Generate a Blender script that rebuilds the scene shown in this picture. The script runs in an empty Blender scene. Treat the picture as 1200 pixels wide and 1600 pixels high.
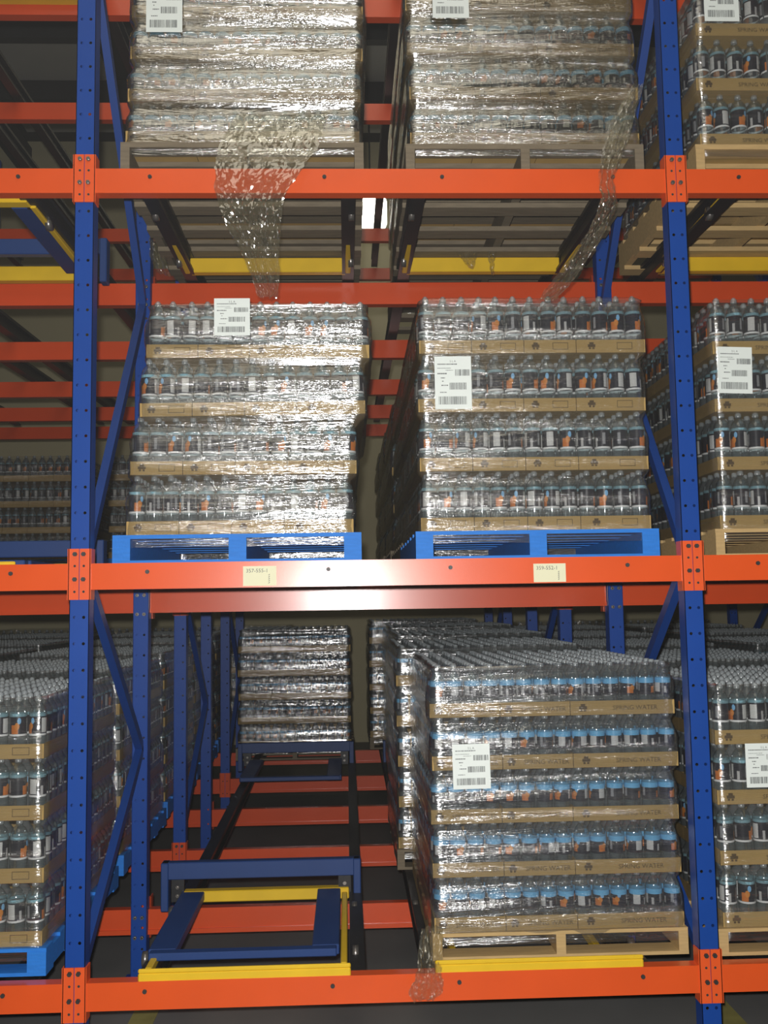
import bpy, math, random
import numpy as np
from mathutils import Matrix, Vector, noise

random.seed(7)
rng = np.random.default_rng(7)
SC = bpy.context.scene
COL = SC.collection
PI = math.pi

# ------------------------------------------------------------------ camera, light, exposure
CAM = Vector((1.0378, -3.9368, 1.8135))
YAW, PITCH, ROLL, FPX = .0381, .0925, -.0155, 1563.4
fw = Vector((math.sin(YAW) * math.cos(PITCH), math.cos(YAW) * math.cos(PITCH), math.sin(PITCH)))
rt = Vector((math.cos(YAW), -math.sin(YAW), 0)); up = rt.cross(fw)
r2 = rt * math.cos(ROLL) + up * math.sin(ROLL); u2 = -rt * math.sin(ROLL) + up * math.cos(ROLL)
cd = bpy.data.cameras.new('camera'); cam = bpy.data.objects.new('camera', cd); COL.objects.link(cam)
cam.matrix_world = Matrix(((r2.x, u2.x, -fw.x, CAM.x), (r2.y, u2.y, -fw.y, CAM.y), (r2.z, u2.z, -fw.z, CAM.z), (0, 0, 0, 1)))
cd.sensor_fit = 'VERTICAL'; cd.sensor_height = 36; cd.lens = 36 * FPX / 1600
cd.clip_start = .05; cd.clip_end = 100
SC.camera = cam

W = bpy.data.worlds.new('world'); SC.world = W; W.use_nodes = True
W.node_tree.nodes['Background'].inputs[0].default_value = (.95, .98, 1.0, 1)
W.node_tree.nodes['Background'].inputs[1].default_value = 0
# thin haze added to the air to lift the blacks, lit by the flash
_vs = W.node_tree.nodes.new('ShaderNodeVolumeScatter'); _vs.inputs['Density'].default_value = .0003
_vs.inputs['Color'].default_value = (1, 1, .97, 1)
W.node_tree.links.new(_vs.outputs[0], W.node_tree.nodes['World Output'].inputs['Volume'])

def lamp(name, kind, loc, power, color, size=.1, target=None, sy=None):
    l = bpy.data.lights.new(name, kind); o = bpy.data.objects.new(name, l); COL.objects.link(o)
    o.location = loc; l.energy = power; l.color = color
    if kind == 'AREA':
        l.size = size
        if sy: l.shape = 'RECTANGLE'; l.size_y = sy
    else:
        l.shadow_soft_size = size
    if target is not None:
        o.rotation_euler = (Vector(target) - Vector(loc)).to_track_quat('-Z', 'Y').to_euler()
    return o
# the camera's own flash, just above the lens
fl = lamp('camera_flash', 'SPOT', CAM + u2 * .07 - r2 * .03, 640, (1, .98, .96), .022, CAM + fw * 5)
fl.data.spot_size = math.radians(100); fl.data.spot_blend = .6
# warm high-bay light over the front aisle and the far aisle
lamp('aisle_light', 'AREA', (.6, -3.5, 7.6), 130, (1, .92, .74), 4, (.6, -2.2, 0), 9)
lamp('far_aisle_light', 'AREA', (.8, 8.7, 7.7), 13, (1, .88, .6), .8, (.8, 9.3, 4), 8)

SC.view_settings.view_transform = 'Standard'
SC.view_settings.look = 'None'
SC.view_settings.exposure = 0
SC.view_settings.gamma = 1
SC.view_settings.use_curve_mapping = False
SC.cycles.max_bounces = 6
SC.cycles.volume_bounces = 0
SC.cycles.diffuse_bounces = 2
SC.cycles.glossy_bounces = 2
SC.cycles.transmission_bounces = 4
SC.cycles.transparent_max_bounces = 12
SC.cycles.use_adaptive_sampling = True
SC.cycles.adaptive_threshold = .25
SC.cycles.caustics_reflective = False
SC.cycles.caustics_refractive = False

# ------------------------------------------------------------------ materials
def mat(name):
    m = bpy.data.materials.new(name); m.use_nodes = True
    n = m.node_tree.nodes; n.clear()
    out = n.new('ShaderNodeOutputMaterial')
    return m, n, m.node_tree.links, out

def paint(name, col, rough=.45, var=.12, scale=6, bump=0, bscale=300, spec=.5, metal=0, streak=None, coat=0):
    m, n, l, out = mat(name)
    p = n.new('ShaderNodeBsdfPrincipled'); l.new(p.outputs[0], out.inputs[0])
    p.inputs['Roughness'].default_value = rough
    p.inputs['Metallic'].default_value = metal
    p.inputs['Specular IOR Level'].default_value = spec
    p.inputs['Coat Weight'].default_value = coat
    p.inputs['Coat Roughness'].default_value = .2
    tc = n.new('ShaderNodeTexCoord')
    src = tc.outputs['Object']
    if streak:
        mp = n.new('ShaderNodeMapping'); mp.inputs['Scale'].default_value = streak
        l.new(src, mp.inputs[0]); vsrc = mp.outputs[0]
    else:
        vsrc = src
    nz = n.new('ShaderNodeTexNoise'); nz.inputs['Scale'].default_value = scale; nz.inputs['Detail'].default_value = 4
    l.new(vsrc, nz.inputs['Vector'])
    mx = n.new('ShaderNodeMix'); mx.data_type = 'RGBA'
    mx.inputs['A'].default_value = (*[c * (1 - var) for c in col], 1)
    mx.inputs['B'].default_value = (*[min(1, c * (1 + var)) for c in col], 1)
    l.new(nz.outputs['Fac'], mx.inputs['Factor']); l.new(mx.outputs['Result'], p.inputs['Base Color'])
    if bump:
        b = n.new('ShaderNodeTexNoise'); b.inputs['Scale'].default_value = bscale; b.inputs['Detail'].default_value = 2
        l.new(src, b.inputs['Vector'])
        bp = n.new('ShaderNodeBump'); bp.inputs['Strength'].default_value = bump; bp.inputs['Distance'].default_value = .002
        l.new(b.outputs['Fac'], bp.inputs['Height']); l.new(bp.outputs[0], p.inputs['Normal'])
    return m

def clear(name, tint, gloss_rough, facing_lo, facing_hi, haze, haze_col, bump=0, bscale=20, stretch=None, facing_pow=3, bdist=.01, fine=0):
    """thin clear plastic: see-through, glossy towards grazing angles, a little milky"""
    m, n, l, out = mat(name)
    tr = n.new('ShaderNodeBsdfTransparent'); tr.inputs[0].default_value = (*tint, 1)
    gl = n.new('ShaderNodeBsdfAnisotropic') if False else n.new('ShaderNodeBsdfGlossy')
    gl.inputs['Color'].default_value = (1, 1, 1, 1); gl.inputs['Roughness'].default_value = gloss_rough
    df = n.new('ShaderNodeBsdfDiffuse'); df.inputs[0].default_value = (*haze_col, 1)
    lw = n.new('ShaderNodeLayerWeight'); lw.inputs[0].default_value = .5
    pw = n.new('ShaderNodeMath'); pw.operation = 'POWER'; pw.inputs[1].default_value = facing_pow
    l.new(lw.outputs['Facing'], pw.inputs[0])
    mr = n.new('ShaderNodeMapRange'); mr.inputs['To Min'].default_value = facing_lo; mr.inputs['To Max'].default_value = facing_hi
    l.new(pw.outputs[0], mr.inputs['Value'])
    m1 = n.new('ShaderNodeMixShader'); m1.inputs[0].default_value = haze
    l.new(tr.outputs[0], m1.inputs[1]); l.new(df.outputs[0], m1.inputs[2])
    m2 = n.new('ShaderNodeMixShader'); l.new(mr.outputs[0], m2.inputs[0])
    l.new(m1.outputs[0], m2.inputs[1]); l.new(gl.outputs[0], m2.inputs[2])
    l.new(m2.outputs[0], out.inputs[0])
    if bump:
        tc = n.new('ShaderNodeTexCoord')
        mp = n.new('ShaderNodeMapping'); mp.inputs['Scale'].default_value = stretch or (1, 1, 1)
        l.new(tc.outputs['Object'], mp.inputs[0])
        nz = n.new('ShaderNodeTexNoise'); nz.inputs['Scale'].default_value = bscale; nz.inputs['Detail'].default_value = 5
        nz.inputs['Roughness'].default_value = .6; nz.inputs['Distortion'].default_value = .6
        l.new(mp.outputs[0], nz.inputs['Vector'])
        bp = n.new('ShaderNodeBump'); bp.inputs['Strength'].default_value = bump; bp.inputs['Distance'].default_value = bdist
        l.new(nz.outputs['Fac'], bp.inputs['Height']); l.new(bp.outputs[0], gl.inputs['Normal'])
        if fine:
            n2 = n.new('ShaderNodeTexNoise'); n2.inputs['Scale'].default_value = 95; n2.inputs['Detail'].default_value = 2
            l.new(tc.outputs['Object'], n2.inputs['Vector'])
            b2 = n.new('ShaderNodeBump'); b2.inputs['Strength'].default_value = fine; b2.inputs['Distance'].default_value = .0035
            l.new(n2.outputs['Fac'], b2.inputs['Height']); l.new(b2.outputs[0], bp.inputs['Normal'])
        # milky creases where the film bunches
        r = n.new('ShaderNodeMapRange'); r.inputs['From Min'].default_value = .5; r.inputs['From Max'].default_value = .75
        r.inputs['To Min'].default_value = haze; r.inputs['To Max'].default_value = haze * 2.5
        l.new(nz.outputs['Fac'], r.inputs['Value']); l.new(r.outputs[0], m1.inputs[0])
    return m

def bottle_label(name, top_band, top_col, base_highlight):
    """dark printed sleeve: pale panel, orange picture with a blue drop, top band, highlight painted white along the bottom"""
    m, n, l, out = mat(name)
    p = n.new('ShaderNodeBsdfPrincipled'); p.inputs['Roughness'].default_value = .3
    l.new(p.outputs[0], out.inputs[0])
    uv = n.new('ShaderNodeUVMap'); uv.uv_map = 'UVMap'
    sep = n.new('ShaderNodeSeparateXYZ'); l.new(uv.outputs[0], sep.inputs[0])
    U, V = sep.outputs[0], sep.outputs[1]
    def math_(op, a, b):
        k = n.new('ShaderNodeMath'); k.operation = op
        for i, s in enumerate((a, b)):
            if isinstance(s, (int, float)): k.inputs[i].default_value = s
            else: l.new(s, k.inputs[i])
        return k.outputs[0]
    def rect(u0, u1, v0, v1):
        a = math_('MULTIPLY', math_('GREATER_THAN', U, u0), math_('LESS_THAN', U, u1))
        b = math_('MULTIPLY', math_('GREATER_THAN', V, v0), math_('LESS_THAN', V, v1))
        return math_('MULTIPLY', a, b)
    def disc(u, v, ru, rv):
        a = math_('DIVIDE', math_('SUBTRACT', U, u), ru); b = math_('DIVIDE', math_('SUBTRACT', V, v), rv)
        return math_('LESS_THAN', math_('ADD', math_('MULTIPLY', a, a), math_('MULTIPLY', b, b)), 1)
    col = None
    def over(fac, c, prev):
        mx = n.new('ShaderNodeMix'); mx.data_type = 'RGBA'
        l.new(fac, mx.inputs['Factor'])
        if prev is None: mx.inputs['A'].default_value = (.018, .019, .032, 1)
        else: l.new(prev, mx.inputs['A'])
        mx.inputs['B'].default_value = (*c, 1)
        return mx.outputs['Result']
    col = over(rect(.08, .21, .1, .5), (.62, .18, .03), col)
    col = over(disc(.19, .44, .045, .16), (.66, .24, .04), col)
    col = over(disc(.23, .68, .035, .14), (.22, .5, .8), col)
    col = over(rect(.40, .54, .14, .80), (.62, .63, .62), col)
    col = over(rect(.62, .67, .10, .5), (.5, .5, .5), col)
    col = over(rect(.78, .84, .2, .74), (.3, .31, .33), col)
    col = over(rect(-1, 2, 1 - top_band, 2), top_col, col)
    if base_highlight: col = over(rect(-1, 2, -1, base_highlight), (.8, .82, .82), col)  # pale stripe paints the reflection on the sleeve's bottom ring
    l.new(col, p.inputs['Base Color'])
    return m

M = {}
M['orange'] = paint('orange_beam_paint', (.76, .094, .015), .30, .08, 5, .10, 320, .4, coat=.35)
M['orange_plate'] = paint('orange_plate_paint', (.80, .102, .018), .38, .06, 9, .1, 240, .5)
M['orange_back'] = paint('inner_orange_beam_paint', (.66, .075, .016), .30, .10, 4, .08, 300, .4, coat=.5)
M['blue'] = paint('blue_upright_paint', (.006, .056, .30), .40, .10, 5, .06, 200, .3)
M['blue_brace'] = paint('blue_brace_paint', (.007, .050, .25), .45, .10, 5)
M['rail'] = paint('black_rail_steel', (.012, .012, .014), .45, .2, 10)
M['yellow'] = paint('yellow_cart_paint', (.78, .50, .015), .45, .12, 8)
M['cart_blue'] = paint('dark_blue_cart_paint', (.010, .045, .18), .5, .12, 6)
M['dark_bolt'] = paint('dark_bolt_steel', (.035, .03, .028), .5, .2, 40)
M['bolt'] = paint('zinc_bolt', (.30, .28, .26), .3, .2, 40, metal=.8)
M['hole_shade'] = paint('painted_hole_shade', (.03, .028, .026), .8, .1, 40)  # near-black colour painting the shade inside plate holes
M['blue_wood'] = paint('blue_painted_wood', (.02, .20, .68), .6, .22, 14, .3, 90, .3, streak=(1, 6, 6))
M['wood'] = paint('bare_pallet_wood', (.52, .36, .16), .7, .25, 10, .3, 80, .3, streak=(1, 8, 8))
M['old_wood'] = paint('weathered_pallet_wood', (.19, .155, .105), .75, .4, 9, .3, 80, .3, streak=(1, 9, 9))
M['card'] = paint('brown_cardboard', (.45, .30, .105), .75, .12, 10, 0, spec=.3)
M['card_ink'] = paint('cardboard_print_ink', (.11, .07, .03), .8, .1, 10, spec=.2)
M['paper'] = paint('white_label_paper', (.80, .86, .82), .6, .03, 20)
M['ink'] = paint('grey_printing_ink', (.13, .14, .14), .7, .2, 30)
M['tagpaper'] = paint('cream_tag_paper', (.78, .76, .52), .65, .04, 12)
M['cap'] = clear('clear_white_cap', (.85, .88, .88), .2, .10, .6, .30, (.78, .84, .86), facing_pow=1.8)
M['concrete'] = paint('concrete_floor', (.15, .15, .145), .6, .3, 1.6, .15, 30)
M['floor_yellow'] = paint('worn_floor_line_paint', (.30, .27, .08), .7, .4, 9)
M['wall'] = paint('cream_wall', (.52, .47, .30), .8, .06, 2)
M['panel'] = paint('grey_ceiling_panel', (.42, .42, .39), .8, .1, 2)
M['purlin'] = paint('dark_roof_steel', (.03, .03, .03), .7, .2, 3)
M['bottle'] = clear('clear_bottle_plastic', (.90, .945, .95), .085, .07, .70, .045, (.75, .82, .84), facing_pow=1.8)
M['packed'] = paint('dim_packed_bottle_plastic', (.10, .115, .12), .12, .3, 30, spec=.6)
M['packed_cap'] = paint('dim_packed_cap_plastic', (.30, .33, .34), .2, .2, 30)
M['film'] = clear('stretch_film', (.97, .975, .97), .16, .21, .75, .03, (.80, .80, .72), bump=.7, bscale=7, stretch=(.16, .16, 3.0), facing_pow=2.5, bdist=.03, fine=.16)
M['film_heavy'] = clear('hazy_stretch_film', (.80, .79, .71), .17, .40, .75, .05, (.70, .68, .55), bump=1.0, bscale=7, stretch=(.2, .2, 3.0), facing_pow=2.5, bdist=.03, fine=.2)
M['film_shiny'] = clear('thick_shiny_stretch_film', (.94, .95, .96), .16, .27, .75, .028, (.78, .80, .82), bump=.7, bscale=7, stretch=(.16, .16, 3.0), facing_pow=2.5, bdist=.03, fine=.16)
M['film_loose'] = clear('loose_stretch_film', (.95, .94, .86), .13, .24, .45, .06, (.85, .78, .52), facing_pow=3)
M['label_a'] = bottle_label('tall_bottle_sleeve', .13, (.20, .36, .42), .09)
M['label_b'] = bottle_label('short_bottle_sleeve', .30, (.17, .52, .85), 0)
m, n, l, out = mat('lamp_glow'); e = n.new('ShaderNodeEmission'); e.inputs[0].default_value = (1, .97, .85, 1); e.inputs[1].default_value = 6
l.new(e.outputs[0], out.inputs[0]); M['glow'] = m

# ------------------------------------------------------------------ mesh helpers
class MB:
    def __init__(s): s.v = []; s.f = []; s.mi = []; s.uv = {}
    def box(s, x0, x1, y0, y1, z0, z1, mi=0):
        b = len(s.v)
        s.v += [(x0, y0, z0), (x1, y0, z0), (x1, y1, z0), (x0, y1, z0), (x0, y0, z1), (x1, y0, z1), (x1, y1, z1), (x0, y1, z1)]
        for q in ((0, 3, 2, 1), (4, 5, 6, 7), (0, 1, 5, 4), (1, 2, 6, 5), (2, 3, 7, 6), (3, 0, 4, 7)):
            s.f.append(tuple(b + i for i in q)); s.mi.append(mi)
        return s
    def hexa(s, pts, mi=0):
        b = len(s.v); s.v += [tuple(p) for p in pts]
        for q in ((0, 3, 2, 1), (4, 5, 6, 7), (0, 1, 5, 4), (1, 2, 6, 5), (2, 3, 7, 6), (3, 0, 4, 7)):
            s.f.append(tuple(b + i for i in q)); s.mi.append(mi)
        return s
    def bar(s, a, b_, w, h, mi=0):
        """rectangular bar from a to b_: w across (horizontal), h the other way"""
        a = Vector(a); b_ = Vector(b_); d = (b_ - a).normalized()
        up_ = Vector((0, 0, 1)) if abs(d.z) < .95 else Vector((0, 1, 0))
        sx = d.cross(up_).normalized() * w / 2; sz = sx.cross(d).normalized() * h / 2
        return s.hexa([a - sx - sz, a + sx - sz, b_ + sx - sz, b_ - sx - sz, a - sx + sz, a + sx + sz, b_ + sx + sz, b_ - sx + sz], mi)
    def prism_y(s, cx, cz, r, y0, y1, k=10, mi=0, dome=0):
        b = len(s.v)
        for y in (y0, y1):
            for i in range(k):
                t = 2 * PI * i / k; s.v.append((cx + r * math.cos(t), y, cz + r * math.sin(t)))
        s.f.append(tuple(b + i for i in range(k))); s.mi.append(mi)
        s.f.append(tuple(b + k + i for i in reversed(range(k)))); s.mi.append(mi)
        for i in range(k):
            j = (i + 1) % k; s.f.append((b + i, b + k + i, b + k + j, b + j)); s.mi.append(mi)
        return s
    def quad(s, a, b_, c, d, mi=0):
        b = len(s.v); s.v += [a, b_, c, d]; s.f.append((b, b + 1, b + 2, b + 3)); s.mi.append(mi); return s
    def lathe(s, prof, k, mi=0, cap0=True, cap1=True, uv=False):
        b = len(s.v); n = len(prof)
        for (r, z) in prof:
            for i in range(k):
                t = 2 * PI * i / k; s.v.append((r * math.cos(t), r * math.sin(t), z))
        z0, z1 = prof[0][1], prof[-1][1]
        for a in range(n - 1):
            for i in range(k):
                j = (i + 1) % k
                s.f.append((b + a * k + i, b + a * k + j, b + (a + 1) * k + j, b + (a + 1) * k + i)); s.mi.append(mi)
                if uv:
                    v0 = (prof[a][1] - z0) / (z1 - z0); v1 = (prof[a + 1][1] - z0) / (z1 - z0)
                    s.uv[len(s.f) - 1] = [(i / k, v0), ((i + 1) / k, v0), ((i + 1) / k, v1), (i / k, v1)]
        if cap0: s.f.append(tuple(b + i for i in reversed(range(k)))); s.mi.append(mi)
        if cap1: s.f.append(tuple(b + (n - 1) * k + i for i in range(k))); s.mi.append(mi)
        return s
    def mesh(s, name, mats, smooth=False):
        me = bpy.data.meshes.new(name); me.from_pydata(s.v, [], s.f)
        for m_ in (mats if isinstance(mats, (list, tuple)) else [mats]): me.materials.append(m_)
        if any(s.mi): me.polygons.foreach_set('material_index', s.mi)
        if s.uv:
            lay = me.uv_layers.new(name='UVMap')
            for fi, uvs in s.uv.items():
                p = me.polygons[fi]
                for li, c in zip(p.loop_indices, uvs): lay.data[li].uv = c
        if smooth: me.polygons.foreach_set('use_smooth', [True] * len(s.f))
        me.update(); return me

def add(name, me, parent=None, loc=None, mw=None):
    o = bpy.data.objects.new(name, me); COL.objects.link(o)
    if parent is not None: o.parent = parent
    if loc is not None: o.location = loc
    if mw is not None: o.matrix_basis = mw
    return o
def empty(name, loc=(0, 0, 0)):
    o = bpy.data.objects.new(name, None); COL.objects.link(o); o.location = loc; o.empty_display_size = .05; return o
def tag(o, label, cat=None, group=None, kind=None):
    if label: o['label'] = label
    if cat: o['category'] = cat
    if group: o['group'] = group
    if kind: o['kind'] = kind
    return o
def bevel(o, w=.003, seg=1):
    b = o.modifiers.new('bevel', 'BEVEL'); b.width = w; b.segments = seg; b.limit_method = 'ANGLE'; return o
def text_mesh(body, size, material, name='text', extrude=0):
    c = bpy.data.curves.new(name, 'FONT'); c.body = body; c.size = size; c.align_x = 'CENTER'; c.align_y = 'CENTER'; c.resolution_u = 2
    o = bpy.data.objects.new(name, c); COL.objects.link(o)
    dg = bpy.context.evaluated_depsgraph_get(); dg.update()
    me = bpy.data.meshes.new_from_object(o.evaluated_get(dg)); bpy.data.objects.remove(o)
    me.materials.clear(); me.materials.append(material)
    for p in me.polygons: p.material_index = 0
    return me
ORD = ['first', 'second', 'third', 'fourth', 'fifth', 'sixth', 'seventh', 'eighth', 'ninth', 'tenth', 'eleventh', 'twelfth', 'thirteenth', 'fourteenth', 'fifteenth', 'sixteenth']

# ------------------------------------------------------------------ building shell
fl_o = add('floor', MB().box(-9, 11, -6, 10.2, -.1, 0).mesh('floor', M['concrete'])); tag(fl_o, 'dark grey concrete warehouse floor', kind='structure')
wb = add('wall_back', MB().box(-9, 11, 9.6, 9.8, 0, 9).mesh('wall', M['wall'])); tag(wb, 'cream far wall seen through gaps between the loads', kind='structure')
# block seams on the far wall
ce = add('ceiling', MB().box(-9, 11, 2.5, 9.6, 8.3, 8.4).mesh('ceiling', M['purlin'])); tag(ce, 'dark warehouse ceiling with steel purlins and grey panels', kind='structure')
pm = MB().box(-.72, .72, -.56, .56, -.03, 0).mesh('ceiling_panel', M['panel'])
for i in range(11):
    for j in range(5):
        add('ceiling_panel', pm, ce, (-7.6 + i * 1.7, 3.3 + j * 1.35, 8.3))
for j in range(5):
    add('purlin', MB().box(-9, 11, -.06, .06, -.25, 0).mesh('purlin', M['purlin']), ce, (0, 2.62 + j * 1.35, 8.3))
for i in range(6):
    add('roof_beam', MB().box(-.09, .09, 2.5, 9.6, -.42, -.1).mesh('roof_beam', M['purlin']), ce, (-6.75 + i * 3.4, 0, 8.3))
lt = empty('high_bay_lamp', (1.385, 8.2, 6.62))
add('housing', MB().lathe([(.08, .34), (.09, .30), (.20, .26), (.21, .235)], 16).mesh('housing', M['purlin'], True), lt)
add('lamp_tube', MB().lathe([(.19, -.1), (.21, -.05), (.21, .235)], 16).mesh('lamp_tube', M['glow'], True), lt)
add('hanger', MB().box(-.01, .01, -.01, .01, .33, 1.68).mesh('hanger', M['purlin']), lt)
tag(lt, 'glowing white high-bay lamp seen through the gap between upper loads', 'lamp')
for x0, lab in ((.055, 'worn yellow floor line behind the left upright'), (2.62, 'worn yellow floor line right of the right upright')):
    o = add('floor_line', MB().box(x0, x0 + .11, -3, .95, .0, .003).mesh('floor_line', M['floor_yellow'])); tag(o, lab, 'floor marking')

# ------------------------------------------------------------------ rack steelwork
BAY = 2.413
XS = [-BAY, 0, BAY, 2 * BAY]
ROWS = [0, 1.165, 2.36, 3.5, 4.65, 5.8]
LEV = [.378, 1.95, 3.544, 5.13]
ROWDZ = [0, -.09, -.085, -.075, -.045, 0]
PW, PD = .0765, .07
TOPZ = 6.3
XNAME = {-BAY: 'far left', 0: 'left', BAY: 'right', 2 * BAY: 'far right'}
LNAME = ['lowest', 'middle', 'upper', 'topmost']
BNAME = ['left-hand bay', 'middle bay', 'right-hand bay']
RNAME = ['front', 'second', 'third', 'fourth', 'fifth', 'rearmost']

def post_mesh(z0, z1, holes=True):
    """C-channel post; front web punched with paired round holes every 4 inches"""
    b = MB(); t = .003; hw = PW / 2
    if holes:
        pz = .1016; nz = int((z1 - z0) / pz); k = 8; r = .0062
        for c in range(nz):
            za = z0 + c * pz; zb = za + pz if c < nz - 1 else z1
            for (xa, xb) in ((-hw, 0), (0, hw)):
                hx = -.0175 if xa < 0 else .0175; hz = za + .05
                base = len(b.v)
                outer = [(xb, hz), (xb, zb), (hx, zb), (xa, zb), (xa, hz), (xa, za), (hx, za), (xb, za)]
                for (x, z) in outer: b.v.append((x, 0, z))
                for i in range(k):
                    a = 2 * PI * i / k; b.v.append((hx + r * math.cos(a), 0, hz + r * math.sin(a)))
                for i in range(k):
                    j = (i + 1) % k
                    b.f.append((base + i, base + k + i, base + k + j, base + j)); b.mi.append(0)
    else:
        b.quad((-hw, 0, z0), (hw, 0, z0), (hw, 0, z1), (-hw, 0, z1))
    # back of the web, flanges and lips
    b.box(-hw, -hw + t, .0, PD, z0, z1); b.box(hw - t, hw, .0, PD, z0, z1)
    b.box(-hw + t, -hw + .02, PD - t, PD, z0, z1); b.box(hw - .02, hw - t, PD - t, PD, z0, z1)
    return b
POST_H = post_mesh(0.006, TOPZ, True).mesh('post', M['blue'])
POST_R = post_mesh(0.006, TOPZ, True)
POST_R.v = [(x, PD - y, z) for (x, y, z) in POST_R.v]; POST_R.f = [tuple(reversed(f)) for f in POST_R.f]
POST_R = POST_R.mesh('post', M['blue'])
FOOT = MB().box(-.075, .075, -.03, .1, 0, .008).mesh('base_plate', M['blue'])
def brace(a, b_):
    return MB().bar(a, b_, .035, .045).mesh('diagonal_brace', M['blue_brace'])
nodes_ = [('f', .42), ('r', 1.12), ('f', 1.98), ('r', 3.38), ('f', 4.62), ('r', 5.75)]
for x in XS:
    for fi in range(3):
        ya, yb = ROWS[2 * fi], ROWS[2 * fi + 1]
        fr = empty('rack_upright', (x, ya, 0))
        add('post', POST_H, fr)
        # the rear post carries its beam on the face towards the aisle
        add('post', POST_H, fr, (0, yb - ya, 0))
        add('base_plate', FOOT, fr); add('base_plate', FOOT, fr, (0, yb - ya, 0))
        for (s0, z0), (s1, z1) in zip(nodes_[:-1], nodes_[1:]):
            y0 = PD - .01 if s0 == 'f' else yb - ya + .01
            y1 = PD - .01 if s1 == 'f' else yb - ya + .01
            add('diagonal_brace', brace((0, y0, z0), (0, y1, z1)), fr)
        tag(fr, 'blue punched steel rack frame, %s of the rack, %s pair of posts' % (XNAME[x] + (' side' if x in (-BAY, 2 * BAY) else ' upright'), ['front', 'second', 'rear'][fi]), 'rack upright', 'blue rack uprights', 'thing')

BH = .102
L0 = BAY - PW
def beam_mesh(row):
    b = MB(); x0, x1 = PW / 2 + .002, BAY - PW / 2 - .002
    if row == 0:
        b.box(x0, x1, -.004, .05, -BH / 2, BH / 2)
    else:
        h = .118
        b.box(x0, x1, .0, .05, -h / 2, h / 2); b.box(x0, x1, -.008, 0, -h / 2, -h / 2 + .022)
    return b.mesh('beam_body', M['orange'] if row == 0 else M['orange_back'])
BM0, BM1 = beam_mesh(0), beam_mesh(1)
CH = .198
def plate_mesh(side, rowmat):
    # half-width angle plate on the post face, side = -1 beam's left end
    b = MB(); x0, x1 = (.0015, .0425) if side < 0 else (-.0425, -.0015)
    b.box(x0, x1, -.007, -.001, -CH / 2, CH / 2)
    xi = x1 if side < 0 else x0
    b.box(xi - .003, xi + .003, -.007, .052, -CH / 2, CH / 2)
    for z in (.032, -.068):      # dark raised discs painting the shade of empty tear-drop holes
        b.prism_y(.0175 * (1 if side < 0 else -1), z, .005, -.0074, -.0068, 8, 1)
    return b.mesh('connector_plate', [rowmat, M['hole_shade']])
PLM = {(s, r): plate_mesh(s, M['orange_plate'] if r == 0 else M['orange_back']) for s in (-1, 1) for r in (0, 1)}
bb = MB(); bb.prism_y(0, 0, .0092, -.016, -.007, 6); bb.prism_y(0, 0, .005, -.020, -.016, 8)
BOLT = bb.mesh('bolt', M['bolt']); DBOLT = bb.mesh('bolt', M['dark_bolt'])
bb = MB(); bb.prism_y(0, 0, .0085, -.010, -.004, 8); bb.prism_y(0, 0, .0045, -.0125, -.010, 8)
RBOLT = bb.mesh('rail_bolt', M['dark_bolt'])
RAILX = [.262, .966, 1.446, 2.150]
for bi in range(3):
    for ri, y in enumerate(ROWS):
        for li, z in enumerate(LEV):
            if li == 3 and ri == 0: pass
            bm_ = empty('rack_beam', (XS[bi], y, z + ROWDZ[ri]))
            back = ri % 2 == 1
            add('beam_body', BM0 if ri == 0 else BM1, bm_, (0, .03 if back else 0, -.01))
            for sd in (-1, 1):
                p = add('connector_plate', PLM[(sd, min(ri, 1))], bm_, (0 if sd < 0 else BAY, PD + .009 if back else 0, 0))
                if ri <= 2 and not back:
                    for bz in (.078, -.020):
                        add('bolt', BOLT if li == 2 else DBOLT, p, (.0165 * (1 if sd < 0 else -1), 0, bz))
            if ri == 1:
                for px_ in (0, BAY):
                    for q in (-.017, .017):
                        for bz in (.02, -.075): add('bolt', BOLT, bm_, (px_ + q, .006, bz))
            if ri == 0:
                for rx in RAILX: add('rail_bolt', RBOLT, bm_, (rx, 0, .006))
            tag(bm_, 'orange steel rack beam, %s level, %s, %s row' % (LNAME[li], BNAME[bi], RNAME[ri] + (' from the aisle' if 0 < ri < 5 else '')), 'rack beam', 'orange rack beams', 'thing')

# lane rails: black I-section steel running back under the carts
def rail_mesh():
    b = MB(); zf, zr = .0, .13; y0, y1 = .052, 5.86
    for (w, a, h) in ((.03, .03, .05), (.006, -.03, .03), (.03, -.045, -.03)):
        lo, hi = min(a, h), max(a, h)
        b.hexa([(-w, y0, zf + lo), (w, y0, zf + lo), (w, y1, zr + lo), (-w, y1, zr + lo), (-w, y0, zf + hi), (w, y0, zf + hi), (w, y1, zr + hi), (-w, y1, zr + hi)])
    return b.mesh('lane_rail', M['rail'])
RAIL = rail_mesh()
for bi in range(3):
    for li, z in enumerate(LEV):
        for k, rx in enumerate((.25, 1.062, 1.351, 2.163)):
            o = add('lane_rail', RAIL, None, (XS[bi] + rx, 0, z - .012))
            tag(o, 'black steel lane rail, %s level, %s, %s from the left' % (LNAME[li], BNAME[bi], ORD[k]), 'rail', 'black lane rails', 'thing')

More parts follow.
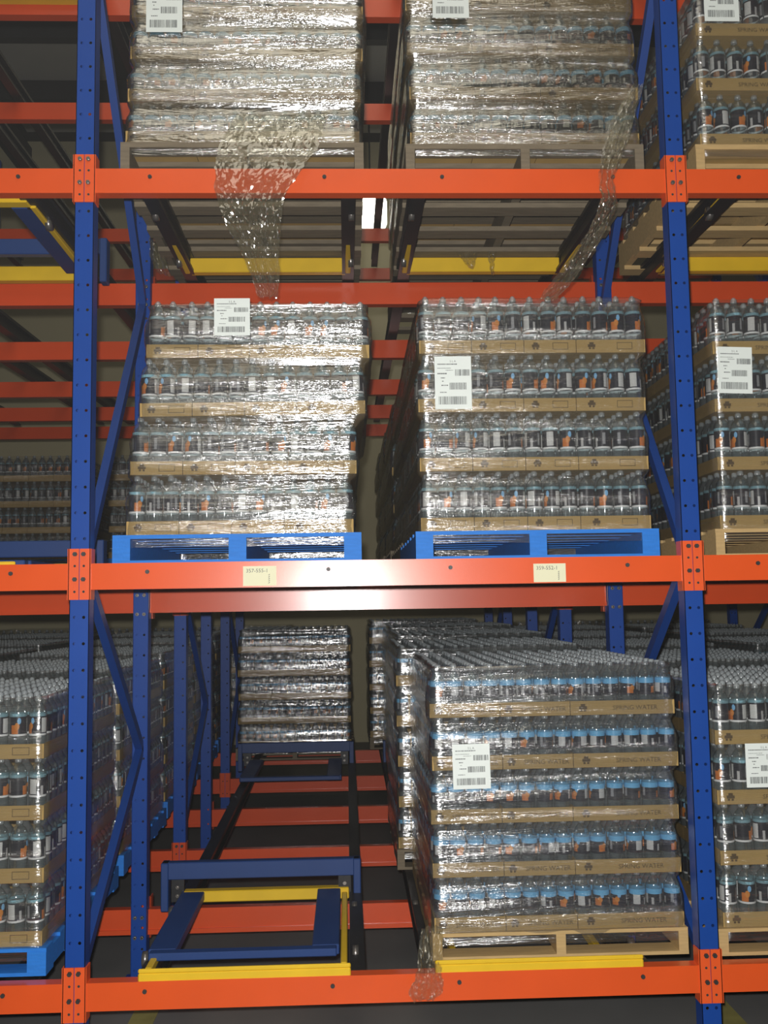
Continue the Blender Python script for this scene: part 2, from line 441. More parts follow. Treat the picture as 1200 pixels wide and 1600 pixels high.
# ------------------------------------------------------------------ push-back carts
def yellow_cart(loc, label, sx=.406):
    c = empty('pallet_cart', loc)
    def part(nm, b): return bevel(add(nm, b.mesh(nm, M['yellow']), c), .004)
    part('front_bar', MB().box(-.400, .400, .0, .06, -.010 if sx < .4 else 0, .034).box(-.400, .400, 0, .012, .034, .05))
    part('rear_bar', MB().box(-.395, .395, 1.02, 1.075, *((.01, .085) if sx > .4 else (.0, .052) if sx > .35 else (-.06, -.005))))
    for s in (-1, 1): part('side_bar', MB().box(s * sx - .013, s * sx + .013, .06, 1.02, *((.0, .034) if sx > .35 else (-.05, -.012))))
    for s in (-1, 1):
        for yy in (.25, .85): add('wheel', MB().prism_y(0, 0, .03, -.012, .012, 12).mesh('wheel', M['bolt'], True), c, (s * .42, yy, .005)).rotation_euler = (0, 0, PI / 2)
    return tag(c, label, 'cart', 'yellow bottom carts')
def blue_cart(loc, label):
    c = empty('pallet_cart', loc)
    def part(nm, b): return bevel(add(nm, b.mesh(nm, M['cart_blue']), c), .004)
    part('front_bar', MB().box(-.37, .37, 0, .05, .0, .03))
    for s in (-1, 1): part('side_bar', MB().box(s * .325 - .055, s * .325 + .055, .05, .88, -.01, .03))
    part('raised_rear_bar', MB().box(-.475, .475, .86, .91, .085, .165))
    for s in (-1, 1):
        part('end_plate', MB().box(s * .46 - .018, s * .46 + .018, .85, .92, -.06, .165))
        p = add('roller_bracket', MB().box(s * .40 - .03, s * .40 + .03, .87, .90, -.02, .085).mesh('roller_bracket', M['rail']), c)
        for bz in (.01, .05): add('roller_bolt', BOLT, c, (s * .40, .875, bz))
    return tag(c, label, 'cart', 'blue upper carts')
yellow_cart((.635, .0, .412), 'yellow steel pallet cart at the mouth of the empty bottom lane', .374)
blue_cart((.61, .17, .432), 'dark blue pallet cart riding on the yellow cart, empty bottom lane')
yellow_cart((1.757, -.0, .412), 'yellow steel pallet cart under the five-layer bottom-shelf load', .30)
yellow_cart((.656, .02, 3.50), 'yellow cart under the left upper-shelf load')
yellow_cart((1.757, .02, 3.50), 'yellow cart under the right upper-shelf load')
yellow_cart((3.069, .02, 3.50), 'yellow cart under the upper-shelf load past right upright')
yellow_cart((-.656, .08, 3.48), 'yellow cart in the empty upper lane past left upright')
blue_cart((-.62, .12, 3.50), 'dark blue cart in the empty upper lane past left upright')
yellow_cart((-.656, .02, 1.955), 'yellow cart in the empty middle lane past left upright')
yellow_cart((-.656, .12, 5.02), 'yellow cart in the topmost lane past left upright')
blue_cart((-.62, .12, 1.985), 'dark blue cart in the empty middle lane past left upright')
blue_cart((.60, 3.65, .525), 'dark blue cart below the distant wrapped load, bottom lane')
blue_cart((1.80, 3.65, .525), 'dark blue cart beside the distant wrapped load, right bottom lane')

# ------------------------------------------------------------------ pallets
def pallet_meshes(m):
    d = {}
    d['deck'] = MB().box(-.508, .508, -.045, .045, -.016, 0).mesh('deck_board', m)
    d['stringer'] = MB().box(-.019, .019, 0, 1.219, -.104, -.016).mesh('stringer', m)
    d['stringer_wide'] = MB().box(-.036, .036, 0, 1.219, -.104, -.016).mesh('stringer', m)
    d['bottom'] = MB().box(-.508, .508, -.05, .05, -.120, -.104).mesh('bottom_board', m)
    return d
PM = {k: pallet_meshes(M[k]) for k in ('blue_wood', 'wood', 'old_wood')}
def pallet(x, y, ztop, kind, label, group='loaded pallets'):
    p = empty('pallet', (x, y, ztop)); p.scale.z = 1.38 if ztop > 3 else .85 if ztop < 1 else 1; d = PM[kind]
    for k in range(7): add('deck_board', d['deck'], p, (0, .047 + k * .1875, 0))
    for xx in (-.472, 0, .472): add('stringer', d['stringer_wide' if kind == 'blue_wood' else 'stringer'], p, (xx if kind == 'blue_wood' else xx * 1.035, 0, 0))
    for k in range(5): add('bottom_board', d['bottom'], p, (0, .05 + k * .2797, 0))
    return tag(p, label, 'pallet', group)

# ------------------------------------------------------------------ bottles
PROF = {
 'a': dict(h=.240, body=[(.024, .001), (.031, .004), (.0335, .012), (.0335, .080), (.0325, .086), (.0325, .158), (.0335, .164), (.0335, .176), (.031, .188), (.024, .202), (.0165, .210), (.0125, .214), (.0125, .222)],
           cap=[(.0135, .219), (.0138, .222), (.0138, .234), (.0105, .2365), (.0085, .240), (.007, .2425)], lab=[(.0337, .084), (.0337, .172)], mat='label_a'),
 'b': dict(h=.204, body=[(.024, .001), (.030, .004), (.0325, .010), (.0325, .070), (.0318, .075), (.0318, .130), (.0325, .135), (.0325, .140), (.0305, .152), (.024, .168), (.016, .180), (.0125, .184), (.0125, .192)],
           cap=[(.0135, .188), (.0138, .190), (.0138, .201), (.011, .2035)], lab=[(.0328, .072), (.0328, .137)], mat='label_b'),
}
BOT = {}
for k, d in PROF.items():
    BOT[k] = (MB().lathe(d['body'], 14).mesh('bottle_body', M['bottle'], True),
              MB().lathe(d['cap'], 12).mesh('bottle_cap', M['cap'], True),
              MB().lathe(d['lab'], 16, 0, False, False, True).mesh('paper_sleeve', M[d['mat']], True))
LO = {}
for k, d in PROF.items():
    b = MB(); bd = d['body']
    b.lathe([bd[1], bd[3], bd[7], bd[8], bd[10], bd[12]], 8, 0, False, False)
    b.lathe([d['cap'][0], d['cap'][2], d['cap'][-1]], 6, 1, False, True)
    b.lathe(d['lab'], 10, 2 if k == 'a' else 3, False, False, True)
    LO[k] = b
STUFF = {'a': [], 'b': []}          # 4x4 matrices of the bottles nobody could pick apart
N_BOTTLE = 0
def bottle(k, mw, label, group):
    global N_BOTTLE; N_BOTTLE += 1
    o = bpy.data.objects.new('water_bottle', None); COL.objects.link(o); o.empty_display_size = .03
    o.matrix_basis = mw
    for nm, me in zip(('bottle_body', 'cap', 'paper_sleeve'), BOT[k]):
        c = bpy.data.objects.new(nm, me); COL.objects.link(c); c.parent = o
    return tag(o, label, 'water bottle', group)

# ------------------------------------------------------------------ cardboard trays
TR = {}
def tray_mesh(w, d, h=.056):
    key = (round(w, 3), round(d, 3))
    if key not in TR:
        b = MB(); t = .004
        b.box(0, w, 0, d, 0, t); b.box(0, w, 0, t, t, h); b.box(0, w, d - t, d, t, h)
        b.box(0, t, t, d - t, t, h); b.box(w - t, w, t, d - t, t, h)
        TR[key] = b.mesh('cardboard_tray', M['card'])
    return TR[key]
TXT = text_mesh('SPRING WATER', .026, M['card_ink'], 'printed_text')
def outline_mesh():
    b = MB(); w, h, t = .066, .030, .0022
    b.box(-w / 2, w / 2, 0, .0006, -h / 2, -h / 2 + t).box(-w / 2, w / 2, 0, .0006, h / 2 - t, h / 2)
    b.box(-w / 2, -w / 2 + t, 0, .0006, -h / 2, h / 2).box(w / 2 - t, w / 2, 0, .0006, -h / 2, h / 2)
    return b.mesh('printed_panel', M['card_ink'])
OUTL = outline_mesh()
def crest_mesh():
    b = MB(); b.box(-.016, .016, 0, .0006, -.006, .006); b.box(-.009, .009, 0, .0006, .006, .015)
    b.box(-.012, -.003, 0, .0006, -.015, -.007); b.box(.003, .012, 0, .0006, -.015, -.007)
    return b.mesh('printed_crest', M['card_ink'])
CREST = crest_mesh()
MISC_TRAY = []                     # (matrix, w, d)

# ------------------------------------------------------------------ stretch wrap
def fbm(x, y, z, o=3): return noise.fractal(Vector((x, y, z)), 1.0, 2.0, o)
def wrap(name, x0, x1, y0, y1, layers, label, seed, nfront=64, nside=40, ring=9, skirt=.05, wob=.004, top_in=.02, foot_in=0., mat_='film'):
    """film sleeve; layers = [(zbottom, pitch, dx, dy)]. hugs trays, dips in at the bottle necks"""
    prof = []
    for i, (zb, pt, dx, dy) in enumerate(layers):
        nx = layers[i + 1] if i + 1 < len(layers) else None
        for j in range(ring):
            f = j / ring
            z = zb + f * pt
            tray = .006
            inn = 0
            if f > .62: inn = .021 * math.sin((f - .62) / .38 * PI / 1.2)
            k = max(0, (f - .72) / .28)
            ndx = (nx[2] - dx) * k if nx else 0; ndy = (nx[3] - dy) * k if nx else 0
            prof.append((z, dx + ndx, dy + ndy, tray - inn))
    zb, pt, dx, dy = layers[-1]
    prof.append((zb + pt * .93, dx, dy, -.004)); prof.append((zb + pt * 1.0, dx, dy, -.016 - top_in))
    prof.insert(0, (layers[0][0] - skirt, layers[0][2], layers[0][3], .004 - foot_in))
    rad = .035
    pts = []
    def arc(cx, cy, a0):
        return [(cx + rad * math.cos(a0 + t * PI / 2 / 4), cy + rad * math.sin(a0 + t * PI / 2 / 4), math.cos(a0 + t * PI / 8), math.sin(a0 + t * PI / 8)) for t in range(5)]
    def line(ax, ay, bx, by, n_, nx, ny): return [(ax + (bx - ax) * i / n_, ay + (by - ay) * i / n_, nx, ny) for i in range(1, n_)]
    pts += line(x0 + rad, y0, x1 - rad, y0, nfront, 0, -1); pts += arc(x1 - rad, y0 + rad, -PI / 2)
    pts += line(x1, y0 + rad, x1, y1 - rad, nside, 1, 0); pts += arc(x1 - rad, y1 - rad, 0)
    pts += line(x1 - rad, y1, x0 + rad, y1, max(10, nfront // 3), 0, 1); pts += arc(x0 + rad, y1 - rad, PI / 2)
    pts += line(x0, y1 - rad, x0, y0 + rad, nside, -1, 0); pts += arc(x0 + rad, y0 + rad, PI)
    n_ = len(pts); v = []; f = []
    for (z, dx, dy, off) in prof:
        for (x, y, nx, ny) in pts:
            w1 = noise.noise(Vector((x * 1.6 + seed * 3.1, y * 1.6, z * 16))) * wob
            inn_v = 1 + .5 * noise.noise(Vector((x * 3 + seed * 7, y * 3, z * 2.5)))
            w2 = noise.noise(Vector((x * 6 + seed, y * 6, z * 50 + x * 3))) * wob * .4
            o = (off * inn_v if off < 0 else off) + w1 + w2
            if o < -.012: o = max(o, -.055)
            v.append((x + dx + nx * o, y + dy + ny * o, z + noise.noise(Vector((x * 4, y * 4, seed))) * .004))
    for r in range(len(prof) - 1):
        for i in range(n_):
            j = (i + 1) % n_; f.append((r * n_ + i, r * n_ + j, (r + 1) * n_ + j, (r + 1) * n_ + i))
    me = bpy.data.meshes.new('stretch_wrap'); me.from_pydata(v, [], f); me.materials.append(M[mat_])
    me.polygons.foreach_set('use_smooth', [True] * len(f)); me.update()
    o = add('stretch_wrap', me); return tag(o, label, 'stretch wrap', 'stretch wrap around loads')

# ------------------------------------------------------------------ loads
ROWWORD = lambda i, n_: 'bottom row' if i == 0 else 'top row' if i == n_ - 1 else ORD[i] + ' row up'
def load(key, xc, y0, ztop, kind, layers, pitch, trays, phrase, pal, pal_label, jit=None, single=True, maxcol=None, mincol=0,
         printed='outline', deep=16, full_top=True, front_rows=3, shift=0, wraplabel=None, seed=1, tray_single=True, sides=True, wobble=.004, names_n=None, width=.966, nfront=64, film='film'):
    ncol = sum(trays); p = width / ncol; k = kind; zs = pitch / PROF[k]['h'] * .985
    if pal: pallet(xc + shift, y0 - .02, ztop, pal, pal_label)
    lay = []
    ndeep = max(4, int(round(1.19 / p)))
    for li in range(layers):
        dx, dy, ry, rz = (jit[li] if jit else (random.uniform(-.006, .006), random.uniform(-.006, .006), 0, 0))
        zb = ztop + li * pitch
        lay.append((zb, pitch, dx, dy))
        base = Matrix.Translation((xc + dx, y0 + dy, zb)) @ Matrix.Rotation(ry, 4, 'Y') @ Matrix.Rotation(rz, 4, 'Z')
        rw = ROWWORD(li, names_n or layers)
        # trays
        c0 = 0; vis = 0
        depth_f = 6 * p
        for ti, tn in enumerate(trays):
            w = tn * p - .003
            seen = single and c0 + tn > mincol and (maxcol is None or c0 < maxcol)
            mw = base @ Matrix.Translation((-width / 2 + c0 * p + .0015, 0, .001))
            if seen and tray_single:
                t = bpy.data.objects.new('cardboard_tray', tray_mesh(w, depth_f)); COL.objects.link(t); t.matrix_basis = mw
                tag(t, '%s cardboard tray from left, %s, %s' % (ORD[vis], rw, phrase), 'cardboard tray', 'trays of the ' + phrase); vis += 1
                if printed == 'outline':
                    add('printed_panel', OUTL, t, (w * .70, -.0008, .029))
                    add('printed_crest', CREST, t, (w * .22, -.0008, .030))
                elif w > .25:
                    q = add('printed_text', TXT, t, (w * .62, -.0008, .026)); q.rotation_euler.x = PI / 2
                    add('printed_crest', CREST, t, (w * .12, -.0008, .029))
                else:
                    add('printed_crest', CREST, t, (w * .3, -.0008, .029))
            else:
                MISC_TRAY.append((mw, w, depth_f))
            for (ya, nd) in ((6, (ndeep - 6) // 2), (6 + (ndeep - 6) // 2, ndeep - 6 - (ndeep - 6) // 2)):
                MISC_TRAY.append((base @ Matrix.Translation((-width / 2 + c0 * p + .0015, ya * p + .002, .001)), w, nd * p - .003))
            c0 += tn
        top = li == layers - 1
        num = 0
        for j in range(ndeep):
            for i in range(ncol):
                if not (j < front_rows or (top and full_top) or (sides and i in (0, ncol - 1))): continue
                jx, jy = random.uniform(-.0015, .0015), random.uniform(-.001, .001)
                mw = base @ Matrix.Translation((-width / 2 + (i + .5) * p + jx, .036 + j * p + jy, .006)) @ Matrix.Rotation(random.uniform(0, 2 * PI), 4, 'Z') @ Matrix.Rotation(random.uniform(-.02, .02), 4, 'X') @ Matrix.Diagonal((1, 1, zs, 1))
                if single and j == 0 and i >= mincol and (maxcol is None or i < maxcol):
                    bottle(k, mw, '%s water bottle from left, %s, %s' % (ORD[num], rw, phrase), 'front-row bottles of the ' + phrase); num += 1
                else:
                    STUFF[k].append(np.array(mw))
    if wraplabel:
        wrap(key, xc - width / 2 - .004, xc + width / 2 + .004, y0 - .004, y0 + ndeep * p + .01, lay, wraplabel, seed, wob=wobble, nfront=nfront, nside=40 if nfront > 40 else 14, mat_=film)
    return lay

JM = [(-.02, 0, 0, 0), (-.005, -.004, .004, .0), (.035, -.01, -.008, .01), (.055, .004, .010, -.01)]
load('midL', .622, .195, 2.113, 'a', 4, .2465, [3, 3, 3, 4], 'leaning load on left blue pallet', 'blue_wood', 'blue painted wooden pallet under the leaning middle-shelf load', jit=JM, shift=-.03, wraplabel='crumpled clear stretch wrap around the leaning load on left blue pallet', seed=1, wobble=.008, width=.935)
load('midR', 1.832, .195, 2.113, 'a', 4, .2505, [3, 3, 3, 4], 'square load on right blue pallet', 'blue_wood', 'blue painted wooden pallet under the square middle-shelf load', wraplabel='clear stretch wrap around the square load on right blue pallet', seed=2, wobble=.004)
load('lowR', 1.865, .14, .522, 'b', 5, .2085, [4, 4, 6], 'five-layer bottom-shelf load', 'wood', 'bare new-wood pallet on yellow cart, bottom shelf beside right upright', printed='text', wraplabel='shiny clear stretch wrap around the five-layer bottom-shelf load', film='film_shiny', seed=3, wobble=.006, width=1.0, names_n=5)
load('upL', .622, .14, 3.757, 'b', 4, .186, [4, 4, 6], 'left upper-shelf load', 'old_wood', 'weathered pallet under the left upper-shelf load', printed='text', wraplabel='hazy stretch wrap around the left upper-shelf load', film='film_heavy', seed=4, wobble=.009, width=.985, jit=[(0, 0, 0, 0), (.008, 0, 0, 0), (.018, 0, .004, 0), (.022, 0, 0, 0)], names_n=6, shift=0)
load('upR', 1.815, .14, 3.752, 'b', 4, .202, [4, 4, 6], 'right upper-shelf load', 'old_wood', 'weathered pallet under the right upper-shelf load', printed='text', wraplabel='hazy stretch wrap around the right upper-shelf load', film='film_heavy', seed=5, wobble=.006, width=.985, names_n=6)
load('upFR', 3.055, .14, 3.752, 'a', 3, .248, [6, 3, 4], 'upper-shelf load past right upright', 'wood', 'wooden pallet under the upper-shelf load past right upright', printed='text', maxcol=4, wraplabel='stretch wrap around the upper-shelf load past right upright', seed=6, names_n=5)
load('midFR', 3.085, .195, 2.108, 'a', 4, .249, [6, 3, 4], 'middle-shelf load past right upright', 'wood', 'wooden pallet under the middle-shelf load past right upright', printed='text', maxcol=4, wraplabel='stretch wrap around the middle-shelf load past right upright', seed=7)
load('lowFL', -.635, .09, .527, 'a', 4, .2365, [3, 3, 3, 4], 'bottom-shelf load past left upright', 'blue_wood', 'blue painted pallet on the bottom shelf past left upright', mincol=9, wraplabel='shiny stretch wrap around the bottom-shelf load past left upright', seed=8, front_rows=2)
load('lowFR', 2.985, .09, .527, 'a', 4, .236, [6, 3, 4], 'bottom-shelf load past right upright', 'wood', 'bare wood pallet on the bottom shelf past right upright', printed='text', maxcol=4, wraplabel='stretch wrap around the bottom-shelf load past right upright', seed=9, front_rows=2)
# loads deeper in the lanes
def rear(key, xc, pos, ztop, kind, layers, pitch, trays, phrase, pal='old_wood', full=True, seedv=20, **kw):
    y = .14 + pos * 1.262
    load(key, xc, y, ztop + pos * .027, kind, layers, pitch, trays, phrase, pal, 'dark pallet under the ' + phrase, single=False,
         full_top=full, front_rows=1, wraplabel='stretch wrap around the ' + phrase, seed=seedv, nfront=24, **kw)
load('farC', .573, 4.88, .60, 'b', 5, .2035, [4, 4, 6], 'distant load at end of empty bottom lane', 'old_wood', 'dark pallet under the distant load at end of empty bottom lane', single=False, front_rows=2, wraplabel='brightly reflecting stretch wrap around the distant load in the empty bottom lane', film='film_shiny', seed=10, nfront=40, wobble=.008, width=.975)
s_ = 30
for pos in (1, 2, 3, 4):
    pw = ORD[pos]
    rear('r', (0, 1.79, 1.84, 1.85, 1.735)[pos], pos, .522, 'b', 5, .2085, [4, 4, 6], '%s load back, bottom lane behind the five-layer load' % pw, seedv=s_ + pos, width=1.0)
    rear('r', -.63, pos, .527, 'a', 4, .2365, [3, 3, 3, 4], '%s load back, bottom lane past left upright' % pw, 'blue_wood', seedv=s_ + 10 + pos)
    rear('r', 3.02, pos, .527, 'a', 4, .236, [6, 3, 4], '%s load back, bottom lane past right upright' % pw, seedv=s_ + 20 + pos)
for pos in (2, 3, 4):
    pw = ORD[pos]
    rear('r', -1.80, pos, .527, 'a', 4, .2365, [3, 3, 3, 4], '%s load back, outermost bottom lane on the left' % pw, seedv=s_ + 30 + pos, sides=False)
    rear('r', 4.22, pos, .527, 'a', 4, .236, [6, 3, 4], '%s load back, outermost bottom lane on the right' % pw, seedv=s_ + 40 + pos, sides=False)
rear('r', 1.84, 1, 3.752, 'b', 6, .202, [4, 4, 6], 'second load back, right upper lane', full=False, seedv=81)
rear('r', .62, 1, 3.757, 'b', 4, .19, [4, 4, 6], 'second load back, left upper lane', full=False, seedv=82)
rear('r', 1.84, 1, 2.113, 'a', 4, .2505, [3, 3, 3, 4], 'second load back, right middle lane', full=False, seedv=83)
for pos in (2, 3, 4): rear('r', 1.835, pos, 2.113, 'a', 4, .2505, [3, 3, 3, 4], '%s load back, right middle lane' % ORD[pos], full=False, seedv=90 + pos)
rear('r', 3.05, 1, 2.108, 'a', 4, .2505, [6, 3, 4], 'second load back, middle lane past right upright', full=False, seedv=84)
rear('r', -.63, 4, 2.16, 'a', 4, .2365, [3, 3, 3, 4], 'deep load, middle lane past left upright', 'blue_wood', full=False, seedv=85)
rear('r', -1.80, 4, 2.16, 'a', 4, .2365, [3, 3, 3, 4], 'deep load, outer middle lane on the left', 'blue_wood', full=False, seedv=86)
rear('r', .62, 3, 2.113, 'a', 4, .2465, [3, 3, 3, 4], 'deep load, left middle lane', full=False, seedv=87)

for k in (0, 1, 2, 4, 5, 6):
    for zt, ln in ((.66, 'bottom'), (2.24, 'middle')):
        load('far', -2.3 + k * 1.12, 6.6, zt, 'a', 4, .2365, [3, 3, 3, 4], '%s load from left, farthest %s row' % (ORD[k], ln), 'old_wood', 'dark pallet under the %s load from left, farthest %s row' % (ORD[k], ln), single=False, full_top=False, front_rows=1, sides=False, wraplabel='stretch wrap around the %s load from left, farthest %s row' % (ORD[k], ln), seed=100 + k, nfront=16)
# remaining bottles in one mesh, copied with numpy
def replicate(items, name, mats, label, cat):
    V, LI, LS, MI, UV, vo, lo = [], [], [], [], [], 0, 0
    for (b, mws) in items:
        if not mws: continue
        bv = np.array(b.v); bv4 = np.c_[bv, np.ones(len(bv))]
        loops = np.concatenate([np.array(f) for f in b.f]); tot = np.array([len(f) for f in b.f])
        uv = np.zeros((len(loops), 2)); st = np.r_[0, np.cumsum(tot)[:-1]]
        for fi, u_ in b.uv.items(): uv[st[fi]:st[fi] + len(u_)] = u_
        mm = np.stack(mws); n_ = len(mws)
        vv = np.einsum('nij,vj->nvi', mm, bv4)[..., :3].reshape(-1, 3)
        V.append(vv); LI.append((loops[None] + (np.arange(n_) * len(bv))[:, None] + vo).ravel())
        LS.append(np.tile(tot, n_)); MI.append(np.tile(np.array(b.mi), n_)); UV.append(np.tile(uv, (n_, 1)))
        vo += len(vv)
    V = np.concatenate(V); LI = np.concatenate(LI); tot = np.concatenate(LS); MI = np.concatenate(MI); UV = np.concatenate(UV)
    me = bpy.data.meshes.new(name)
    me.vertices.add(len(V)); me.vertices.foreach_set('co', V.ravel().astype(np.float32))
    me.loops.add(len(LI)); me.loops.foreach_set('vertex_index', LI.astype(np.int32))
    me.polygons.add(len(tot)); me.polygons.foreach_set('loop_start', np.r_[0, np.cumsum(tot)[:-1]].astype(np.int32))
    me.polygons.foreach_set('material_index', MI.astype(np.int32))
    for m_ in mats: me.materials.append(m_)
    lay = me.uv_layers.new(name='UVMap'); lay.data.foreach_set('uv', UV.ravel().astype(np.float32))
    me.polygons.foreach_set('use_smooth', np.ones(len(tot), dtype=bool))
    me.update(calc_edges=True); me.validate()
    o = add(name, me); return tag(o, label, cat, kind='stuff')
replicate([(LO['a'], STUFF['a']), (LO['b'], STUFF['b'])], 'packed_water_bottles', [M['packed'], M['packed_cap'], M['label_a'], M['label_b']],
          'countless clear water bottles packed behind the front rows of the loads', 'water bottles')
tb = MB(); t = .004
tb.box(0, 1, 0, 1, 0, .07); tb.box(0, 1, 0, .012, .07, 1); tb.box(0, 1, .988, 1, .07, 1); tb.box(0, .012, .012, .988, .07, 1); tb.box(.988, 1, .012, .988, .07, 1)
o = replicate([(tb, [np.array(mw @ Matrix.Diagonal((w, d, .056, 1))) for (mw, w, d) in MISC_TRAY])], 'packed_cardboard_trays', [M['card']],
              'stacked brown cardboard trays deep inside the pallet loads', 'cardboard trays')
o.data.polygons.foreach_set('use_smooth', [False] * len(o.data.polygons))

# ------------------------------------------------------------------ shipping labels and beam tags
def bars(x0, x1, z0, z1, seed, b):
    r = random.Random(seed); x = x0
    while x < x1:
        w = r.choice((.0010, .0010, .0018, .0028)); b.box(x, min(x + w, x1), -.0012, -.0006, z0, z1); x += w + r.choice((.0009, .0014, .0022))
SL = text_mesh('S L A', .012, M['ink'], 'printed_heading')
def ship_label(x0, x1, z0, z1, y, label, seed, tilt=0):
    w, h = x1 - x0, z1 - z0
    e = empty('shipping_label', ((x0 + x1) / 2, y, z0)); e.rotation_euler.y = tilt
    b = MB(); nx, nz = 6, 6
    g = [[(-w / 2 + w * i / nx, .0025 * math.sin(i * 1.1 + seed) * (j / nz), h * j / nz) for i in range(nx + 1)] for j in range(nz + 1)]
    add('paper_sheet', MB().box(-w / 2, w / 2, -.0005, .0005, 0, h).mesh('paper_sheet', M['paper']), e)
    b = MB(); bars(-w * .40, w * .36, h * .09, h * .24, seed, b); add('large_barcode', b.mesh('large_barcode', M['ink']), e)
    b = MB(); bars(-w * .10, w * .36, h * .37, h * .50, seed + 1, b); add('middle_barcode', b.mesh('middle_barcode', M['ink']), e)
    b = MB(); bars(w * .06, w * .46, h * .63, h * .75, seed + 2, b); add('upper_barcode', b.mesh('upper_barcode', M['ink']), e)
    q = add('printed_heading', SL, e, (0, -.0009, h * .905)); q.rotation_euler.x = PI / 2
    r = random.Random(seed); b = MB()
    for (zz, xa, xb, th) in ((.84, -.42, .12, .020), (.77, -.42, -.05, .010), (.73, -.2, .0, .010), (.66, -.42, -.16, .024), (.58, -.33, -.22, .02), (.52, -.30, -.26, .016), (.44, -.32, -.14, .02), (.31, -.36, -.18, .016)):
        x = xa
        while x < xb:
            ww = r.uniform(.012, .05); b.box(w * x, w * min(xb, x + ww), -.0012, -.0006, h * zz, h * (zz + th)); x += ww + .012
    add('printed_lines', b.mesh('printed_lines', M['ink']), e)['kind'] = 'stuff'
    return tag(e, label, 'label', 'white shipping labels')
ship_label(1.415, 1.569, 2.622, 2.847, .168, 'white barcode shipping label on the square load, right blue pallet', 3)
ship_label(.497, .646, 2.942, 3.101, .172, 'white barcode shipping label at top of the leaning load', 5)
ship_label(.219, .371, 4.235, 4.46, .112, 'white barcode shipping label on the left upper-shelf load', 7)
ship_label(1.433, 1.589, 4.307, 4.52, .112, 'white barcode shipping label on the right upper-shelf load', 9)
ship_label(2.610, 2.762, 4.300, 4.51, .112, 'white barcode shipping label on upper-shelf load past right upright', 11)
ship_label(2.613, 2.761, 2.680, 2.880, .168, 'white barcode shipping label on middle-shelf load past right upright', 13, .03)
ship_label(1.451, 1.601, 1.079, 1.255, .112, 'white barcode shipping label on the five-layer bottom-shelf load', 15, -.01)
ship_label(2.614, 2.765, 1.069, 1.241, .062, 'white barcode shipping label on bottom-shelf load past right upright', 17)
def beam_tag(x0, x1, z0, z1, text, label):
    e = empty('location_tag', ((x0 + x1) / 2, -.0048, z0)); w, h = x1 - x0, z1 - z0
    add('paper_sheet', MB().box(-w / 2, w / 2, -.0005, .0005, 0, h).mesh('paper_sheet', M['tagpaper']), e)
    q = add('handwritten_number', text_mesh(text, .021, M['ink']), e, (-w * .08, -.001, h * .76)); q.rotation_euler.x = PI / 2
    b = MB()
    for k in range(5): b.bar((w * .26, -.001, h * (.12 + k * .1)), (w * .30, -.001, h * (.19 + k * .1)), .0006, .0022)
    add('handwritten_scrawl', b.mesh('handwritten_scrawl', M['ink']), e)
    return tag(e, label, 'paper tag', 'cream location tags')
beam_tag(.633, .763, 1.895, 1.972, '357-555-1', 'cream paper tag on middle orange beam, below the leaning load')
beam_tag(1.775, 1.903, 1.893, 1.966, '359-552-1', 'cream paper tag on middle orange beam, below the square load')

# ------------------------------------------------------------------ loose film tails
def sheet(name, rows, label, seed, cols=26, sub=7, amp=.012, curl=.02):
    cols, sub = int(cols * 1.5), int(sub * 1.7)
    rj = random.Random(seed)
    R = [(np.array(a), np.array(b)) for a, b in rows]
    v, f = [], []; nr = (len(R) - 1) * sub + 1
    for r in range(nr):
        t = r / sub; i = min(int(t), len(R) - 2); u = t - i
        def cr(k):
            p = [R[max(0, min(len(R) - 1, i + d))][k] for d in (-1, 0, 1, 2)]
            return .5 * (2 * p[1] + (p[2] - p[0]) * u + (2 * p[0] - 5 * p[1] + 4 * p[2] - p[3]) * u * u + (3 * p[1] - p[0] - 3 * p[2] + p[3]) * u ** 3)
        a, b = cr(0), cr(1); wd = np.linalg.norm(b - a)
        for c in range(cols):
            s = c / (cols - 1); q = a + (b - a) * s
            gather = min(1, .12 / max(wd, .02))
            fold = math.sin(s * 17 + seed + t * .5) * (amp * gather) + math.sin(s * 41 + seed * 2 - t * .9) * amp * .4 * gather
            fold += noise.noise(Vector((s * 7 + seed, t * 1.6, 0))) * amp * 1.1 + noise.noise(Vector((s * 25 + seed, t * 4, 3))) * amp * .4 + abs(noise.noise(Vector((s * 14 + t * 2 + seed, t * 5 - s * 4, 9)))) * amp * .55
            edge = (abs(s - .5) * 2) ** 4 * curl
            crumple = rj.uniform(-1, 1) * amp * .2
            v.append((q[0] + noise.noise(Vector((t * 2.3, s * 3, seed))) * .008 + rj.uniform(-.002, .002), q[1] - .014 + fold + crumple - edge * .5, q[2] + rj.uniform(-.003, .003)))
    for r in range(nr - 1):
        for c in range(cols - 1):
            a_, b_, c_, d_ = r * cols + c, r * cols + c + 1, (r + 1) * cols + c + 1, (r + 1) * cols + c
            f += [(a_, b_, c_), (a_, c_, d_)] if rj.random() < .5 else [(a_, b_, d_), (b_, c_, d_)]
    me = bpy.data.meshes.new(name); me.from_pydata(v, [], f); me.materials.append(M['film_loose'])
    me.update()
    return tag(add(name, me), label, 'loose film', 'loose film tails')
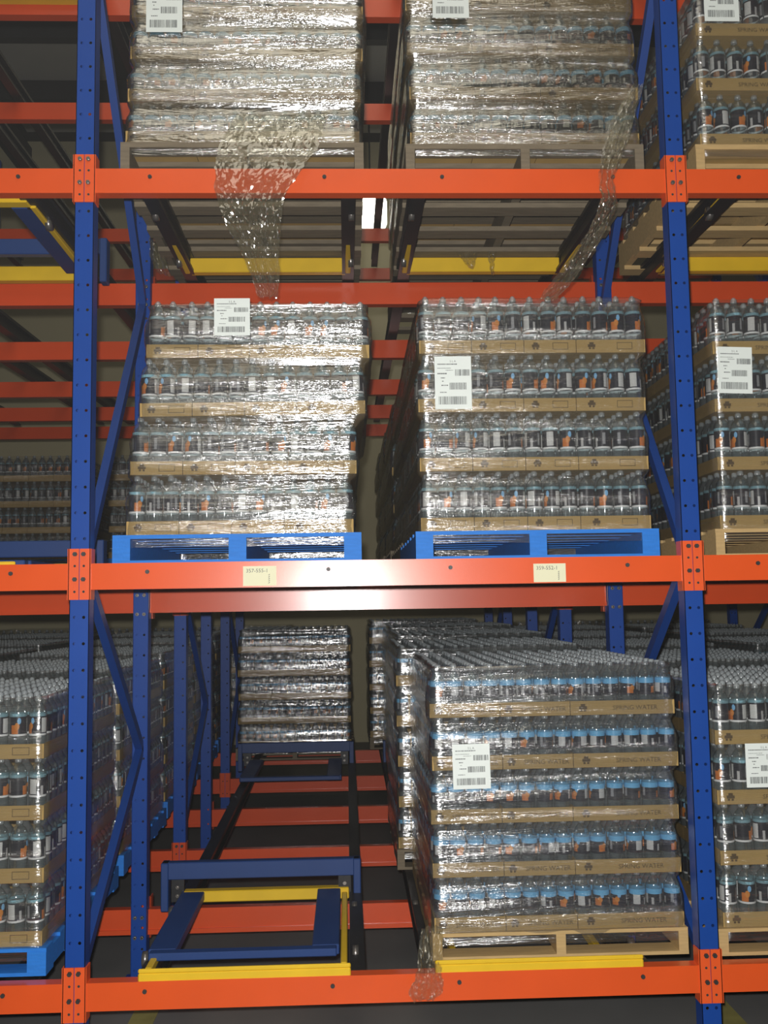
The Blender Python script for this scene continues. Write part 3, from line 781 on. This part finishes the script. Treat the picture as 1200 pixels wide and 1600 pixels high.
sheet('film_tail', [((.603, .11, 3.865), (.98, .11, 3.866)), ((.534, .09, 3.719), (.942, .09, 3.72)), ((.53, -.035, 3.577), (.892, -.035, 3.578)), ((.535, -.05, 3.454), (.816, -.05, 3.454)), ((.564, -.04, 3.352), (.794, -.04, 3.352)), ((.616, 0, 3.248), (.783, 0, 3.248)), ((.662, .05, 3.159), (.779, .05, 3.159)), ((.681, .12, 3.085), (.769, .12, 3.084))],
      'wide loose film tail hanging from the left upper-shelf load over the beam', 1)
sheet('film_tail', [((2.279, .11, 3.999), (2.321, .11, 4.0)), ((2.182, .09, 3.841), (2.278, .09, 3.841)), ((2.109, .02, 3.648), (2.2, .02, 3.649)), ((2.075, -.05, 3.508), (2.138, -.05, 3.508)), ((2.075, -.05, 3.414), (2.148, -.05, 3.414)), ((2.023, -.03, 3.301), (2.099, -.03, 3.301)), ((1.966, .02, 3.212), (2.04, .02, 3.212)), ((1.902, .08, 3.138), (1.99, .08, 3.138)), ((1.853, .14, 3.075), (1.929, .14, 3.075))],
      'twisted loose film rope hanging from the right upper-shelf load over the beam', 2, 22, 8, .016)
sheet('film_tail', [((1.31, .10, .56), (1.40, .11, .56)), ((1.292, .05, .474), (1.39, .05, .472)), ((1.28, -.02, .432), (1.377, -.02, .429)), ((1.25, -.03, .378), (1.38, -.03, .375)), ((1.27, -.028, .335), (1.34, -.028, .335))],
      'crumpled film bunch spilling over the bottom beam by the five-layer load', 3, 18, 6, .012)
sheet('film_tail', [((.06, 1.06, 3.70), (.10, 1.06, 3.70)), ((.06, 1.05, 3.60), (.14, 1.05, 3.60)), ((.10, 1.04, 3.50), (.17, 1.04, 3.48))],
      'small film scrap hanging behind the left upright, upper shelf', 4, 10, 6, .014)
for i, (rows, lab) in enumerate((([((1.60, .99, 3.61), (1.74, .99, 3.61)), ((1.63, .98, 3.55), (1.71, .98, 3.55)), ((1.68, .98, 3.50), (1.70, .98, 3.50))], 'brown film scrap hanging on the yellow cart under right upper load, left one'),
                   ([((1.77, .99, 3.60), (1.82, .99, 3.60)), ((1.775, .98, 3.53), (1.80, .98, 3.53)), ((1.785, .97, 3.46), (1.80, .97, 3.46))], 'brown film scrap hanging on the yellow cart under right upper load, right one'))):
    sheet('film_scrap', rows, lab, 6 + i, 8, 5, .008)
print('BOTTLES', N_BOTTLE, 'STUFF', len(STUFF['a']), len(STUFF['b']), 'TRAYS', len(MISC_TRAY))
